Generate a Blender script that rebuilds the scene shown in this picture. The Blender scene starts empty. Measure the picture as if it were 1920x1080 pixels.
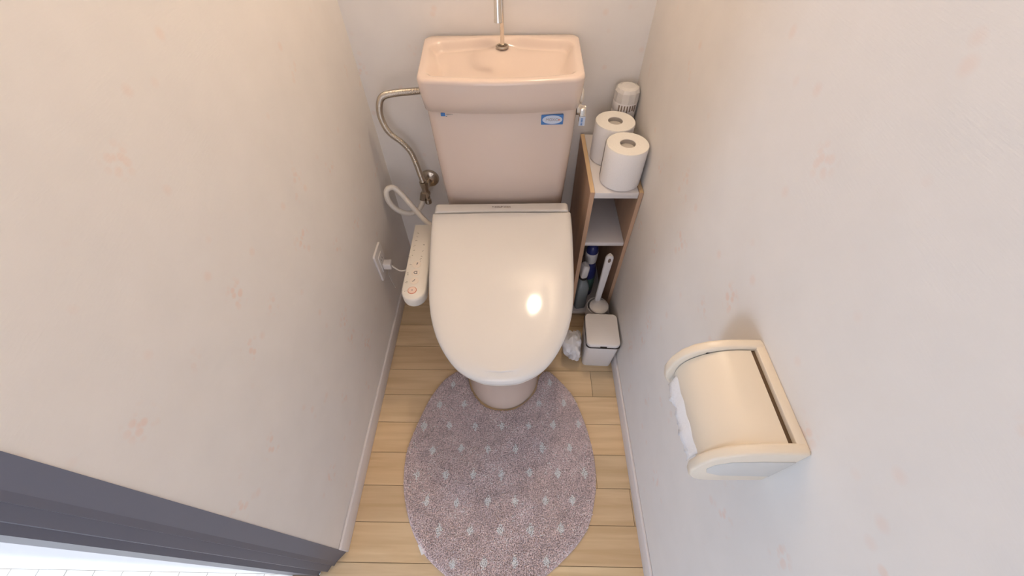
import bpy, bmesh, math, random
import numpy as np
from mathutils import Vector, Matrix
random.seed(7)
rng = np.random.default_rng(7)
scn = bpy.context.scene
C = scn.collection
PI = math.pi

# ------------------------------------------------------------------ camera
cam_d = bpy.data.cameras.new('camera')
cam_d.sensor_width = 36.0
cam_d.lens = 13.898
cam_d.clip_start = 0.02
cam = bpy.data.objects.new('camera', cam_d)
cam.location = (0.4567, -0.4702, 1.2641)
cam.rotation_euler = (math.radians(38.3985), math.radians(0.4859), math.radians(0.9126))
C.objects.link(cam)
scn.camera = cam

# ------------------------------------------------------------------ world, lights, exposure
scn.view_settings.view_transform = 'Standard'
scn.view_settings.look = 'None'
scn.view_settings.gamma = 1.0
scn.view_settings.exposure = 0.25
scn.view_settings.use_curve_mapping = False
world = bpy.data.worlds.new('world')
scn.world = world
world.use_nodes = True
world.node_tree.nodes['Background'].inputs[0].default_value = (0.70, 0.82, 1.0, 1)
world.node_tree.nodes['Background'].inputs[1].default_value = 0.6

def area(name, loc, target, sx, sy, power, col):
    l = bpy.data.lights.new(name, 'AREA')
    l.shape = 'RECTANGLE'; l.size = sx; l.size_y = sy
    l.energy = power; l.color = col
    o = bpy.data.objects.new(name, l)
    o.location = loc
    o.rotation_euler = (Vector(target) - Vector(loc)).to_track_quat('-Z', 'Y').to_euler()
    C.objects.link(o)
    return o
# daylight of the hall window (low, to the left behind the doorway)
area('hall_window_daylight', (-2.25, -1.95, 0.62), (0.35, 0.1, 0.5), 0.45, 1.1, 21, (0.58, 0.74, 1.0))
# added wide fill light facing in through the doorway, no window there
area('doorway_fill', (0.38, -2.4, 1.10), (0.4, 0.1, 0.7), 1.0, 1.5, 8.0, (1.0, 0.93, 1.0))
# daylight falling on the hall floor
sp_ = bpy.data.lights.new('hall_floor_sunlight', 'SPOT')
sp_.energy = 150; sp_.color = (0.86, 0.94, 1.0); sp_.spot_size = math.radians(34); sp_.spot_blend = 0.4; sp_.shadow_soft_size = 0.05
spo = bpy.data.objects.new('hall_floor_sunlight', sp_); spo.location = (-0.62, -0.98, 2.15)
spo.rotation_euler = (Vector((-0.62, -0.80, 0)) - spo.location).to_track_quat('-Z', 'Y').to_euler(); C.objects.link(spo)
LAMP = (0.645, 0.545, 1.92)
LAMP_R = 0.045
LAMP_E = 140.0

# ------------------------------------------------------------------ materials
def nt(m): return m.node_tree.nodes, m.node_tree.links
def mat(name, col, rough=0.5, metal=0.0, spec=0.5, coat=0.0, bump=0.0, bscale=40.0, var=0.0, vscale=6.0, trans=0.0, sss=0.0, emit=None, detail=3.0):
    m = bpy.data.materials.new(name); m.use_nodes = True
    N, L = nt(m); b = N['Principled BSDF']
    b.inputs['Base Color'].default_value = (*col, 1)
    b.inputs['Roughness'].default_value = rough
    b.inputs['Metallic'].default_value = metal
    b.inputs['Specular IOR Level'].default_value = spec
    b.inputs['Coat Weight'].default_value = coat
    b.inputs['Coat Roughness'].default_value = 0.05
    b.inputs['Transmission Weight'].default_value = trans
    if sss:
        b.inputs['Subsurface Weight'].default_value = sss
        b.inputs['Subsurface Radius'].default_value = (0.01, 0.008, 0.006)
    tc = N.new('ShaderNodeTexCoord')
    if var:
        n = N.new('ShaderNodeTexNoise'); n.inputs['Scale'].default_value = vscale; n.inputs['Detail'].default_value = detail
        L.new(tc.outputs['Object'], n.inputs['Vector'])
        mx = N.new('ShaderNodeMix'); mx.data_type = 'RGBA'
        mx.inputs[6].default_value = (*[c * (1 - var) for c in col], 1)
        mx.inputs[7].default_value = (*[min(1, c * (1 + var)) for c in col], 1)
        L.new(n.outputs['Fac'], mx.inputs[0]); L.new(mx.outputs[2], b.inputs['Base Color'])
    if bump:
        n = N.new('ShaderNodeTexNoise'); n.inputs['Scale'].default_value = bscale; n.inputs['Detail'].default_value = 4
        L.new(tc.outputs['Object'], n.inputs['Vector'])
        bp = N.new('ShaderNodeBump'); bp.inputs['Strength'].default_value = bump; bp.inputs['Distance'].default_value = 0.002
        L.new(n.outputs['Fac'], bp.inputs['Height']); L.new(bp.outputs['Normal'], b.inputs['Normal'])
    if emit:
        b.inputs['Emission Color'].default_value = (*emit[0], 1)
        b.inputs['Emission Strength'].default_value = emit[1]
    return m

def wallpaper(name, axis):
    """cream wallpaper printed with sparse salmon flowers, fine woven emboss"""
    m = bpy.data.materials.new(name); m.use_nodes = True
    N, L = nt(m); b = N['Principled BSDF']
    b.inputs['Roughness'].default_value = 0.75
    b.inputs['Specular IOR Level'].default_value = 0.25
    tc = N.new('ShaderNodeTexCoord')
    mp = N.new('ShaderNodeMapping')
    # bring the wall's own two axes into XY
    if axis == 'x': mp.inputs['Rotation'].default_value = (0, PI / 2, 0)
    else: mp.inputs['Rotation'].default_value = (PI / 2, 0, 0)
    L.new(tc.outputs['Object'], mp.inputs['Vector'])
    def math_(op, a, bb=None, v=None):
        n = N.new('ShaderNodeMath'); n.operation = op
        L.new(a, n.inputs[0])
        if bb is not None: L.new(bb, n.inputs[1])
        if v is not None: n.inputs[1].default_value = v
        return n.outputs[0]
    def vor(scale, vec, feat='F1'):
        v = N.new('ShaderNodeTexVoronoi'); v.voronoi_dimensions = '3D'; v.feature = feat
        v.inputs['Scale'].default_value = scale; L.new(vec, v.inputs['Vector'])
        return v
    sep = N.new('ShaderNodeSeparateXYZ'); L.new(mp.outputs['Vector'], sep.inputs[0])
    com = N.new('ShaderNodeCombineXYZ'); L.new(sep.outputs[0], com.inputs[0]); L.new(sep.outputs[1], com.inputs[1])
    flat = com.outputs[0]
    big = vor(8.5, flat)            # where flowers are
    rad = N.new('ShaderNodeMapRange'); rad.inputs['From Min'].default_value = 0.10; rad.inputs['From Max'].default_value = 0.26
    rad.inputs['To Min'].default_value = 1; rad.inputs['To Max'].default_value = 0; rad.clamp = True
    L.new(big.outputs['Distance'], rad.inputs['Value'])
    pick = N.new('ShaderNodeSeparateColor'); L.new(big.outputs['Color'], pick.inputs[0])
    on = math_('GREATER_THAN', pick.outputs[0], v=0.30)
    pet = vor(75, flat)             # petals
    pr = N.new('ShaderNodeMapRange'); pr.inputs['From Min'].default_value = 0.28; pr.inputs['From Max'].default_value = 0.52
    pr.inputs['To Min'].default_value = 1; pr.inputs['To Max'].default_value = 0
    L.new(pet.outputs['Distance'], pr.inputs['Value'])
    f1 = math_('MULTIPLY', rad.outputs[0], on); f1 = math_('MULTIPLY', f1, pr.outputs[0])
    sm = vor(22, flat)              # small scattered specks
    sr = N.new('ShaderNodeMapRange'); sr.inputs['From Min'].default_value = 0.08; sr.inputs['From Max'].default_value = 0.22
    sr.inputs['To Min'].default_value = 1; sr.inputs['To Max'].default_value = 0
    L.new(sm.outputs['Distance'], sr.inputs['Value'])
    p2 = N.new('ShaderNodeSeparateColor'); L.new(sm.outputs['Color'], p2.inputs[0])
    on2 = math_('GREATER_THAN', p2.outputs[1], v=0.62)
    f2 = math_('MULTIPLY', sr.outputs[0], on2); f2 = math_('MULTIPLY', f2, v=0.55)
    f = math_('MAXIMUM', f1, f2); f = math_('MULTIPLY', f, v=0.34)
    mx = N.new('ShaderNodeMix'); mx.data_type = 'RGBA'
    mx.inputs[6].default_value = (0.825, 0.785, 0.740, 1)
    mx.inputs[7].default_value = (0.84, 0.54, 0.41, 1)
    L.new(f, mx.inputs[0])
    # faint broad mottling of the paper
    nz = N.new('ShaderNodeTexNoise'); nz.inputs['Scale'].default_value = 14; nz.inputs['Detail'].default_value = 3
    L.new(flat, nz.inputs['Vector'])
    hs = N.new('ShaderNodeMix'); hs.data_type = 'RGBA'; hs.blend_type = 'MULTIPLY'
    mr = N.new('ShaderNodeMapRange'); mr.inputs['To Min'].default_value = 0.95; mr.inputs['To Max'].default_value = 1.03
    L.new(nz.outputs['Fac'], mr.inputs['Value'])
    hs.inputs[0].default_value = 1.0
    L.new(mx.outputs[2], hs.inputs[6]); L.new(mr.outputs[0], hs.inputs[7]); L.new(hs.outputs[2], b.inputs['Base Color'])
    # emboss: horizontal threads
    mp2 = N.new('ShaderNodeMapping'); mp2.inputs['Scale'].default_value = (60, 420, 1) if axis == 'y' else (420, 60, 1)
    L.new(flat, mp2.inputs['Vector'])
    n2 = N.new('ShaderNodeTexNoise'); n2.inputs['Scale'].default_value = 1.0; n2.inputs['Detail'].default_value = 3
    L.new(mp2.outputs[0], n2.inputs['Vector'])
    bp = N.new('ShaderNodeBump'); bp.inputs['Strength'].default_value = 0.22; bp.inputs['Distance'].default_value = 0.0012
    L.new(n2.outputs['Fac'], bp.inputs['Height']); L.new(bp.outputs['Normal'], b.inputs['Normal'])
    return m

def wood(name, c1, c2, sx, sy, sz, rough=0.45, attr=None, spec=0.4):
    m = bpy.data.materials.new(name); m.use_nodes = True
    N, L = nt(m); b = N['Principled BSDF']
    b.inputs['Roughness'].default_value = rough
    b.inputs['Specular IOR Level'].default_value = spec
    tc = N.new('ShaderNodeTexCoord'); mp = N.new('ShaderNodeMapping'); mp.inputs['Scale'].default_value = (sx, sy, sz)
    L.new(tc.outputs['Object'], mp.inputs['Vector'])
    n = N.new('ShaderNodeTexNoise'); n.inputs['Scale'].default_value = 1; n.inputs['Detail'].default_value = 6; n.inputs['Distortion'].default_value = 0.6
    L.new(mp.outputs[0], n.inputs['Vector'])
    cr = N.new('ShaderNodeValToRGB')
    cr.color_ramp.elements[0].position = 0.34; cr.color_ramp.elements[0].color = (*c1, 1)
    cr.color_ramp.elements[1].position = 0.66; cr.color_ramp.elements[1].color = (*c2, 1)
    L.new(n.outputs['Fac'], cr.inputs[0])
    out = cr.outputs[0]
    if attr:
        a = N.new('ShaderNodeAttribute'); a.attribute_name = attr
        mx = N.new('ShaderNodeMix'); mx.data_type = 'RGBA'; mx.blend_type = 'MULTIPLY'; mx.inputs[0].default_value = 1
        L.new(out, mx.inputs[6]); L.new(a.outputs['Color'], mx.inputs[7]); out = mx.outputs[2]
    L.new(out, b.inputs['Base Color'])
    bp = N.new('ShaderNodeBump'); bp.inputs['Strength'].default_value = 0.08; bp.inputs['Distance'].default_value = 0.001
    L.new(n.outputs['Fac'], bp.inputs['Height']); L.new(bp.outputs['Normal'], b.inputs['Normal'])
    return m

def vcol(name, rough=0.9, attr='Col'):
    m = bpy.data.materials.new(name); m.use_nodes = True
    N, L = nt(m); b = N['Principled BSDF']; b.inputs['Roughness'].default_value = rough
    b.inputs['Specular IOR Level'].default_value = 0.1
    b.inputs['Sheen Weight'].default_value = 0.15
    a = N.new('ShaderNodeAttribute'); a.attribute_name = attr
    L.new(a.outputs['Color'], b.inputs['Base Color'])
    return m

M = {}
M['wall_x'] = wallpaper('wallpaper_side', 'x')
M['wall_y'] = wallpaper('wallpaper_back', 'y')
M['plaster'] = mat('hall_plaster', (0.86, 0.86, 0.86), 0.7, bump=0.1)
M['ceiling'] = mat('ceiling_paper', (0.86, 0.84, 0.81), 0.85, bump=0.1)
M['base'] = mat('baseboard_vinyl', (0.72, 0.67, 0.65), 0.45, var=0.03)
M['jamb'] = mat('grey_door_frame', (0.135, 0.13, 0.155), 0.42, var=0.08, vscale=9)
M['floor'] = wood('light_wood_floor', (0.67, 0.475, 0.265), (0.80, 0.60, 0.365), 3.2, 46, 1, 0.40, 'Plank')
M['seam'] = mat('floor_seam', (0.26, 0.16, 0.08), 0.8, var=0.1)
M['hallfloor'] = wood('pale_hall_floor', (0.66, 0.62, 0.57), (0.80, 0.77, 0.73), 30, 1.6, 1, 0.45, 'Plank')
M['porcelain'] = mat('pink_beige_porcelain', (0.74, 0.605, 0.515), 0.16, coat=0.25, spec=0.5, var=0.015)
M['ivory'] = mat('ivory_plastic', (0.78, 0.745, 0.70), 0.085, coat=0.0, var=0.012)
M['cream'] = mat('cream_plastic', (0.80, 0.70, 0.56), 0.28, var=0.02)
M['cream_shaded'] = mat('cream_shaded', (0.62, 0.60, 0.56), 0.4)  # cream greyed and darkened: shade of the recess put into the colour
M['ivory2'] = mat('ivory_matt_plastic', (0.81, 0.76, 0.68), 0.35, var=0.012)
M['white'] = mat('white_plastic', (0.80, 0.765, 0.74), 0.35, var=0.012)
M['white_cool'] = mat('white_resin', (0.82, 0.80, 0.79), 0.4, var=0.012)
M['chrome'] = mat('chrome', (0.78, 0.74, 0.68), 0.16, metal=1.0, bump=0.05)
M['brass'] = mat('aged_chrome', (0.50, 0.44, 0.36), 0.28, metal=1.0, bump=0.5, bscale=120, var=0.25, vscale=60)
M['steel'] = mat('braided_steel', (0.62, 0.56, 0.48), 0.33, metal=1.0, bump=0.3, bscale=300)
M['dark'] = mat('dark_gap', (0.02, 0.015, 0.012), 0.7)
M['brown'] = mat('brown_slit', (0.11, 0.06, 0.025), 0.6)
M['wood'] = wood('cabinet_wood', (0.50, 0.315, 0.20), (0.61, 0.40, 0.265), 14, 14, 1.2, 0.5)
M['woodedge'] = wood('cabinet_wood_edge', (0.62, 0.43, 0.24), (0.74, 0.53, 0.31), 40, 4, 4, 0.5)
M['shelf'] = mat('white_melamine', (0.75, 0.71, 0.69), 0.4, var=0.015)
M['paper'] = mat('toilet_paper', (0.90, 0.87, 0.85), 0.95, bump=0.5, bscale=260, spec=0.05)
M['paper_top'] = mat('toilet_paper_lamplit_top', (0.90, 0.86, 0.79), 0.95, bump=0.6, bscale=300, spec=0.05)  # yellower copy of the paper: lamp warmth put into the top's colour
M['core'] = mat('cardboard_core', (0.50, 0.45, 0.40), 0.9, bump=0.2)
M['core_in'] = mat('cardboard_core_inside', (0.56, 0.51, 0.45), 0.9, bump=0.2)
M['clear'] = mat('frosted_cap', (0.90, 0.86, 0.81), 0.22, trans=0.25, bump=0.8, bscale=70)
M['slot'] = mat('vent_slots', (0.22, 0.16, 0.12), 0.6)
M['bottle_grey'] = mat('grey_bottle_shaded', (0.24, 0.27, 0.275), 0.3, var=0.1)  # grey lowered to carry the shade inside the cabinet
M['bottle_blue'] = mat('blue_bottle_shaded', (0.03, 0.04, 0.17), 0.3, var=0.1)  # blue lowered as well, cabinet shade is in the colour
M['green'] = mat('green_label', (0.10, 0.20, 0.17), 0.5, var=0.2)
M['film'] = mat('bag_film', (0.84, 0.83, 0.84), 0.35, bump=0.3, bscale=60, trans=0.12)
M['sticker_blue'] = mat('sticker_blue', (0.06, 0.20, 0.50), 0.4, var=0.05)
M['sticker_white'] = mat('sticker_white', (0.60, 0.66, 0.78), 0.4, var=0.03)
M['ink'] = mat('grey_ink', (0.16, 0.16, 0.17), 0.6)
M['ink_brown'] = mat('brown_ink', (0.13, 0.08, 0.05), 0.6)
M['ink_pale'] = mat('pale_ink', (0.42, 0.37, 0.32), 0.6)
M['red'] = mat('red_ring', (0.66, 0.27, 0.18), 0.5, var=0.03)
M['pinkbtn'] = mat('pale_pink_button', (0.85, 0.66, 0.56), 0.4)
M['btn'] = mat('button_face', (0.83, 0.74, 0.64), 0.4)
M['ring'] = mat('button_outline', (0.64, 0.56, 0.48), 0.5)
M['rugbase'] = mat('rug_backing', (0.62, 0.50, 0.49), 0.95, bump=0.2, bscale=200)
M['pile'] = vcol('rug_pile')
M['tag'] = mat('white_tag', (0.85, 0.84, 0.84), 0.7)
M['lamp'] = mat('lamp_globe', (1, 1, 1), 0.4, emit=((1.0, 0.785, 0.575), LAMP_E))
M['lampbase'] = mat('lamp_base', (0.8, 0.8, 0.78), 0.4)

# ------------------------------------------------------------------ mesh helpers
def sharp(bm, ang=0.6):
    for f in bm.faces: f.smooth = True
    for e in bm.edges:
        if len(e.link_faces) == 2:
            try: a = e.calc_face_angle()
            except Exception: a = 0
            if a > ang: e.smooth = False
def obj(name, bm, m, parent=None, ang=0.6, bevel=0.0, seg=2, smooth=True):
    bmesh.ops.recalc_face_normals(bm, faces=bm.faces)
    if bevel:
        es = [e for e in bm.edges if len(e.link_faces) == 2 and e.calc_face_angle() > 0.6]
        bmesh.ops.bevel(bm, geom=es, offset=bevel, segments=seg, profile=0.5, affect='EDGES', clamp_overlap=True)
        ang = 0.9
    if smooth: sharp(bm, ang)
    me = bpy.data.meshes.new(name); bm.to_mesh(me); bm.free()
    mats = m if isinstance(m, (list, tuple)) else [m]
    for k in mats: me.materials.append(k)
    o = bpy.data.objects.new(name, me); C.objects.link(o)
    if parent is not None: o.parent = parent
    return o
def tag(o, label, cat, group=None):
    o['label'] = label; o['category'] = cat
    if group: o['group'] = group
    return o
def thing(name, label, cat, loc=(0, 0, 0), rz=0.0, group=None):
    o = bpy.data.objects.new(name, None); C.objects.link(o)
    o.location = loc; o.rotation_euler = (0, 0, rz); o.empty_display_size = 0.05
    return tag(o, label, cat, group)
def struct(name, bm, m, **k):
    o = obj(name, bm, m, **k); o['kind'] = 'structure'; return o
def B(): return bmesh.new()
def box(bm, x0, x1, y0, y1, z0, z1, mi=0):
    v = [bm.verts.new(p) for p in ((x0,y0,z0),(x1,y0,z0),(x1,y1,z0),(x0,y1,z0),(x0,y0,z1),(x1,y0,z1),(x1,y1,z1),(x0,y1,z1))]
    out = []
    for q in ((0,3,2,1),(4,5,6,7),(0,1,5,4),(1,2,6,5),(2,3,7,6),(3,0,4,7)):
        f = bm.faces.new([v[i] for i in q]); f.material_index = mi; out.append(f)
    return out
def bx(x0, x1, y0, y1, z0, z1):
    bm = B(); box(bm, x0, x1, y0, y1, z0, z1); return bm
def loft(bm, rings, cap0=True, cap1=True, closed=True, mi=0):
    vs = [[bm.verts.new(p) for p in r] for r in rings]
    n = len(rings[0])
    for a, b in zip(vs[:-1], vs[1:]):
        for i in range(n if closed else n - 1):
            j = (i + 1) % n
            f = bm.faces.new((a[i], a[j], b[j], b[i])); f.material_index = mi
    if cap0: bm.faces.new(list(reversed(vs[0]))).material_index = mi
    if cap1: bm.faces.new(vs[-1]).material_index = mi
    return vs
def prism(bm, pts, ax, a0, a1, mi=0):
    """polygon pts extruded along axis ax from a0 to a1"""
    def P(p, a):
        if ax == 'z': return (p[0], p[1], a)
        if ax == 'y': return (p[0], a, p[1])
        return (a, p[0], p[1])
    loft(bm, [[P(p, a0) for p in pts], [P(p, a1) for p in pts]], mi=mi)
def lathe(bm, prof, cx=0, cy=0, z0=0, n=40, mi=0, cap0=True, cap1=True, mat4=None):
    rings = []
    for r, z in prof:
        ring = []
        for i in range(n):
            a = 2 * PI * i / n
            p = Vector((cx + r * math.cos(a), cy + r * math.sin(a), z0 + z))
            if mat4: p = mat4 @ p
            ring.append(p)
        rings.append(ring)
    return loft(bm, rings, cap0, cap1, mi=mi)
def cyl_between(bm, p0, p1, r0, r1=None, n=24, mi=0):
    r1 = r0 if r1 is None else r1
    p0 = Vector(p0); p1 = Vector(p1); d = (p1 - p0)
    q = d.to_track_quat('Z', 'Y').to_matrix().to_4x4(); q.translation = p0
    lathe(bm, [(r0, 0), (r1, d.length)], n=n, mi=mi, mat4=q)
def lathe_dir(bm, prof, p0, d, n=28, mi=0):
    q = Vector(d).to_track_quat('Z', 'Y').to_matrix().to_4x4(); q.translation = Vector(p0)
    lathe(bm, prof, n=n, mi=mi, mat4=q)
def catmull(P, k=12, closed=False):
    P = [Vector(p) for p in P]; out = []
    n = len(P)
    rng_ = range(n) if closed else range(n - 1)
    for i in rng_:
        if closed: a, b, c, d = P[(i-1) % n], P[i], P[(i+1) % n], P[(i+2) % n]
        else: a, b, c, d = P[max(i-1, 0)], P[i], P[i+1], P[min(i+2, n-1)]
        for s in range(k):
            t = s / k
            out.append(0.5 * ((2*b) + (c-a)*t + (2*a-5*b+4*c-d)*t*t + (3*b-a-3*c+d)*t**3))
    if not closed: out.append(P[-1])
    return out
def resample(P, step):
    L = [0]
    for a, b in zip(P[:-1], P[1:]): L.append(L[-1] + (b - a).length)
    n = max(2, int(L[-1] / step)); out = []; j = 0
    for i in range(n + 1):
        s = L[-1] * i / n
        while j < len(L) - 2 and L[j+1] < s: j += 1
        t = (s - L[j]) / max(1e-9, L[j+1] - L[j]); out.append(P[j].lerp(P[j+1], min(1, t)))
    return out
def tube(bm, P, rad, n=14, mi=0):
    rings = []; up = None
    for i, p in enumerate(P):
        d = (P[min(i+1, len(P)-1)] - P[max(i-1, 0)]).normalized()
        if up is None:
            up = d.orthogonal().normalized()
        up = (up - d * up.dot(d)).normalized(); s = d.cross(up)
        r = rad(i) if callable(rad) else rad
        rings.append([p + (up * math.cos(2*PI*k/n) + s * math.sin(2*PI*k/n)) * r for k in range(n)])
    loft(bm, rings, mi=mi)
def rrect(x0, x1, y0, y1, r, n=6):
    pts = []
    for cx, cy, a0 in ((x1-r, y1-r, 0), (x0+r, y1-r, PI/2), (x0+r, y0+r, PI), (x1-r, y0+r, 3*PI/2)):
        for i in range(n + 1):
            a = a0 + PI/2 * i / n
            pts.append((cx + r*math.cos(a), cy + r*math.sin(a)))
    return pts
def text_bm(s, size, mat4):
    cu = bpy.data.curves.new('letters', 'FONT'); cu.body = s; cu.size = size; cu.extrude = size * 0.02
    cu.align_x = 'CENTER'; cu.align_y = 'CENTER'
    t = bpy.data.objects.new('letters', cu); C.objects.link(t)
    dg = bpy.context.evaluated_depsgraph_get(); dg.update()
    me = bpy.data.meshes.new_from_object(t.evaluated_get(dg))
    bm = B(); bm.from_mesh(me); bmesh.ops.transform(bm, matrix=mat4, verts=bm.verts)
    bpy.data.objects.remove(t); bpy.data.curves.remove(cu); bpy.data.meshes.remove(me)
    return bm
def disc(bm, cx, cy, z, r, h, n=28, mi=0, m4=None): lathe(bm, [(r, 0), (r, h)], cx, cy, z, n, mi, mat4=m4)
def torus(bm, c, R, r, n=32, k=8, m4=None, mi=0):
    rings = []
    for i in range(n):
        a = 2*PI*i/n; ring = []
        for j in range(k):
            b = 2*PI*j/k
            p = Vector((c[0]+(R+r*math.cos(b))*math.cos(a), c[1]+(R+r*math.cos(b))*math.sin(a), c[2]+r*math.sin(b)))
            ring.append(m4 @ p if m4 else p)
        rings.append(ring)
    vs = [[bm.verts.new(p) for p in r_] for r_ in rings]
    for i in range(n):
        for j in range(k):
            bm.faces.new((vs[i][j], vs[(i+1) % n][j], vs[(i+1) % n][(j+1) % k], vs[i][(j+1) % k])).material_index = mi

# ------------------------------------------------------------------ room shell
W = 0.7927; YB = 0.6963; ZC = 2.30
struct('wall_left', bx(-0.13, 0, -0.374, YB + 0.1, -0.05, ZC), M['wall_x'])
struct('wall_right', bx(W, W + 0.13, -0.62, YB + 0.1, -0.05, ZC), M['wall_x'])
struct('wall_back', bx(0, W, YB, YB + 0.1, -0.05, ZC), M['wall_y'])
struct('ceiling', bx(-0.13, W + 0.13, -0.42, YB + 0.1, ZC, ZC + 0.06), M['ceiling'])
struct('wall_front', bx(-0.06, W, -0.42, -0.33, 2.02, ZC), M['wall_y'])
# hall beyond the doorway
struct('wall_hall', bx(-2.6, -0.13, -0.424, -0.34, -0.05, ZC), M['plaster'])
struct('wall_hall_end', bx(W + 0.13, W + 0.23, -2.7, -0.5, -0.05, ZC), M['plaster'])
struct('wall_hall_far', bx(-2.7, W + 0.23, -2.8, -2.7, -0.05, ZC), M['plaster'])
struct('ceiling_hall', bx(-2.7, W + 0.23, -2.8, -0.42, ZC, ZC + 0.06), M['ceiling'])

def planks(name, rows, top, m, along='x'):
    bm = B(); lay = bm.loops.layers.color.new('Plank')
    g = 0.0007
    for r0, r1, cuts in rows:
        for a, b in zip(cuts[:-1], cuts[1:]):
            if along == 'x': fs = box(bm, a + g, b - g, r0 + g, r1 - g, top - 0.012, top)
            else: fs = box(bm, r0 + g, r1 - g, a + g, b - g, top - 0.012, top)
            c = 0.93 + 0.10 * random.random(); w = 1 + 0.03 * (random.random() - 0.5)
            for f in fs:
                for l in f.loops: l[lay] = (c * w, c, c / w, 1)
        # the dark groove below the gaps
    xs = [r[0] for r in rows] + [r[1] for r in rows]
    cs = [c for r in rows for c in r[2]]
    if along == 'x': fs = box(bm, min(cs), max(cs), min(xs), max(xs), top - 0.03, top - 0.0022, 1)
    else: fs = box(bm, min(xs), max(xs), min(cs), max(cs), top - 0.03, top - 0.0022, 1)
    return struct(name, bm, [m, M['seam']])
Y0 = 0.0699; S = 0.09323
cutmap = {-1: [0.30], 0: [0.708], -3: [0.69], -4: [0.782], -5: [0.563], -2: [0.15], 1: [0.26], 2: [0.42], 3: [0.6], 4: [0.2], 5: [0.5]}
rows = []
for k in range(-6, 7):
    a = Y0 + S * k; b = a + S
    a = max(a, -0.45); b = min(b, YB)
    if b - a < 0.01: continue
    x0 = -0.055 if a < -0.38 else 0.0
    c = [x for x in cutmap.get(k, [0.4]) if k in (0, -3, -4, -5) or 0.15 < x < 0.65]
    rows.append((a, b, [x0] + c + [W]))
planks('floor', rows, 0.0, M['floor'])
rows = []
x = -2.6
while x < W:
    c = [-2.7]
    yy = -2.7 + random.random() * 0.8
    lim = -0.424 if x + 0.075 < -0.055 else -0.4505
    while yy < lim - 0.1: c.append(yy); yy += 0.9
    rows.append((x, min(x + 0.075, W + 0.13), c + [lim])); x += 0.075
planks('floor_hall', rows, -0.0015, M['hallfloor'], 'y')

def baseboard(name, x0, x1, y0, y1):
    return struct(name, bx(x0, x1, y0, y1, 0.0, 0.06), M['base'], bevel=0.0018)
baseboard('baseboard_left', 0.0, 0.0075, -0.374, YB)
baseboard('baseboard_right', W - 0.0075, W, -0.62, YB)
baseboard('baseboard_back', 0.0075, W - 0.0075, YB - 0.0075, YB)
bm = B()
prism(bm, [(0.0012,-0.3735),(-0.019,-0.397),(-0.022,-0.405),(-0.029,-0.4045),(-0.036,-0.418),(-0.054,-0.417),(-0.058,-0.4265),(-0.135,-0.4265),(-0.135,-0.3735)], 'z', -0.001, 2.05)
struct('trim_1', bm, M['jamb'], ang=0.3)
struct('trim_2', bx(-0.0135, W, -0.424, -0.33, 1.98, 2.02), M['jamb'])
struct('trim_3', bx(-0.0565, -0.0535, -0.62, -0.4275, -0.0015, 0.0015), M['jamb'])

# ------------------------------------------------------------------ ceiling lamp
t = thing('ceiling_lamp', 'small round warm lamp on the ceiling above the toilet lid', 'lamp', LAMP)
bm = B(); lathe(bm, [(0.020, LAMP_R - 0.004), (0.024, LAMP_R + 0.03), (0.052, ZC - LAMP[2] - 0.012), (0.055, ZC - LAMP[2])], n=32)
obj('socket', bm, M['lampbase'], t)
bm = B(); bmesh.ops.create_uvsphere(bm, u_segments=20, v_segments=12, radius=LAMP_R)
obj('globe', bm, M['lamp'], t)

# ------------------------------------------------------------------ toilet
TH = 0.024
toilet = thing('toilet', 'pink-beige ceramic toilet with closed ivory washlet lid and basin-topped tank', 'toilet', (0.408, 0.69, 0), TH)
def loc(x, y, z=0.0):
    dx, dy = x - 0.408, y - 0.69
    c, s = math.cos(-TH), math.sin(-TH)
    return Vector((c*dx - s*dy, s*dx + c*dy, z))

# bowl: D-shaped sections
def dring(cx, hw, yf, yb, z, n=28, dep=None):
    dep = dep or hw * 1.25
    ym = yf + dep; pts = []
    for i in range(n + 1):
        a = PI * i / n
        pts.append((cx - hw * math.cos(a) , ym - dep * math.sin(a) ** 0.9, z))
    pts += [(cx + hw, yb * 0.5 + ym * 0.5, z), (cx + hw, yb, z), (cx - hw, yb, z), (cx - hw, yb * 0.5 + ym * 0.5, z)]
    return pts
o_ = -0.013
secs = [(0.0, 0.121, -0.667, -0.02), (0.012, 0.119, -0.667, -0.02), (0.05, 0.113, -0.658, -0.02), (0.12, 0.110, -0.653, -0.02), (0.20, 0.116, -0.662, -0.02),
        (0.27, 0.136, -0.69, -0.015), (0.33, 0.162, -0.725, -0.01), (0.365, 0.176, -0.742, -0.006), (0.383, 0.178, -0.745, -0.006), (0.388, 0.172, -0.738, -0.01)]
bm = B(); loft(bm, [dring(o_, hw, yf, yb, z) for z, hw, yf, yb in secs]); obj('bowl', bm, M['porcelain'], toilet, ang=0.9)

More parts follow.
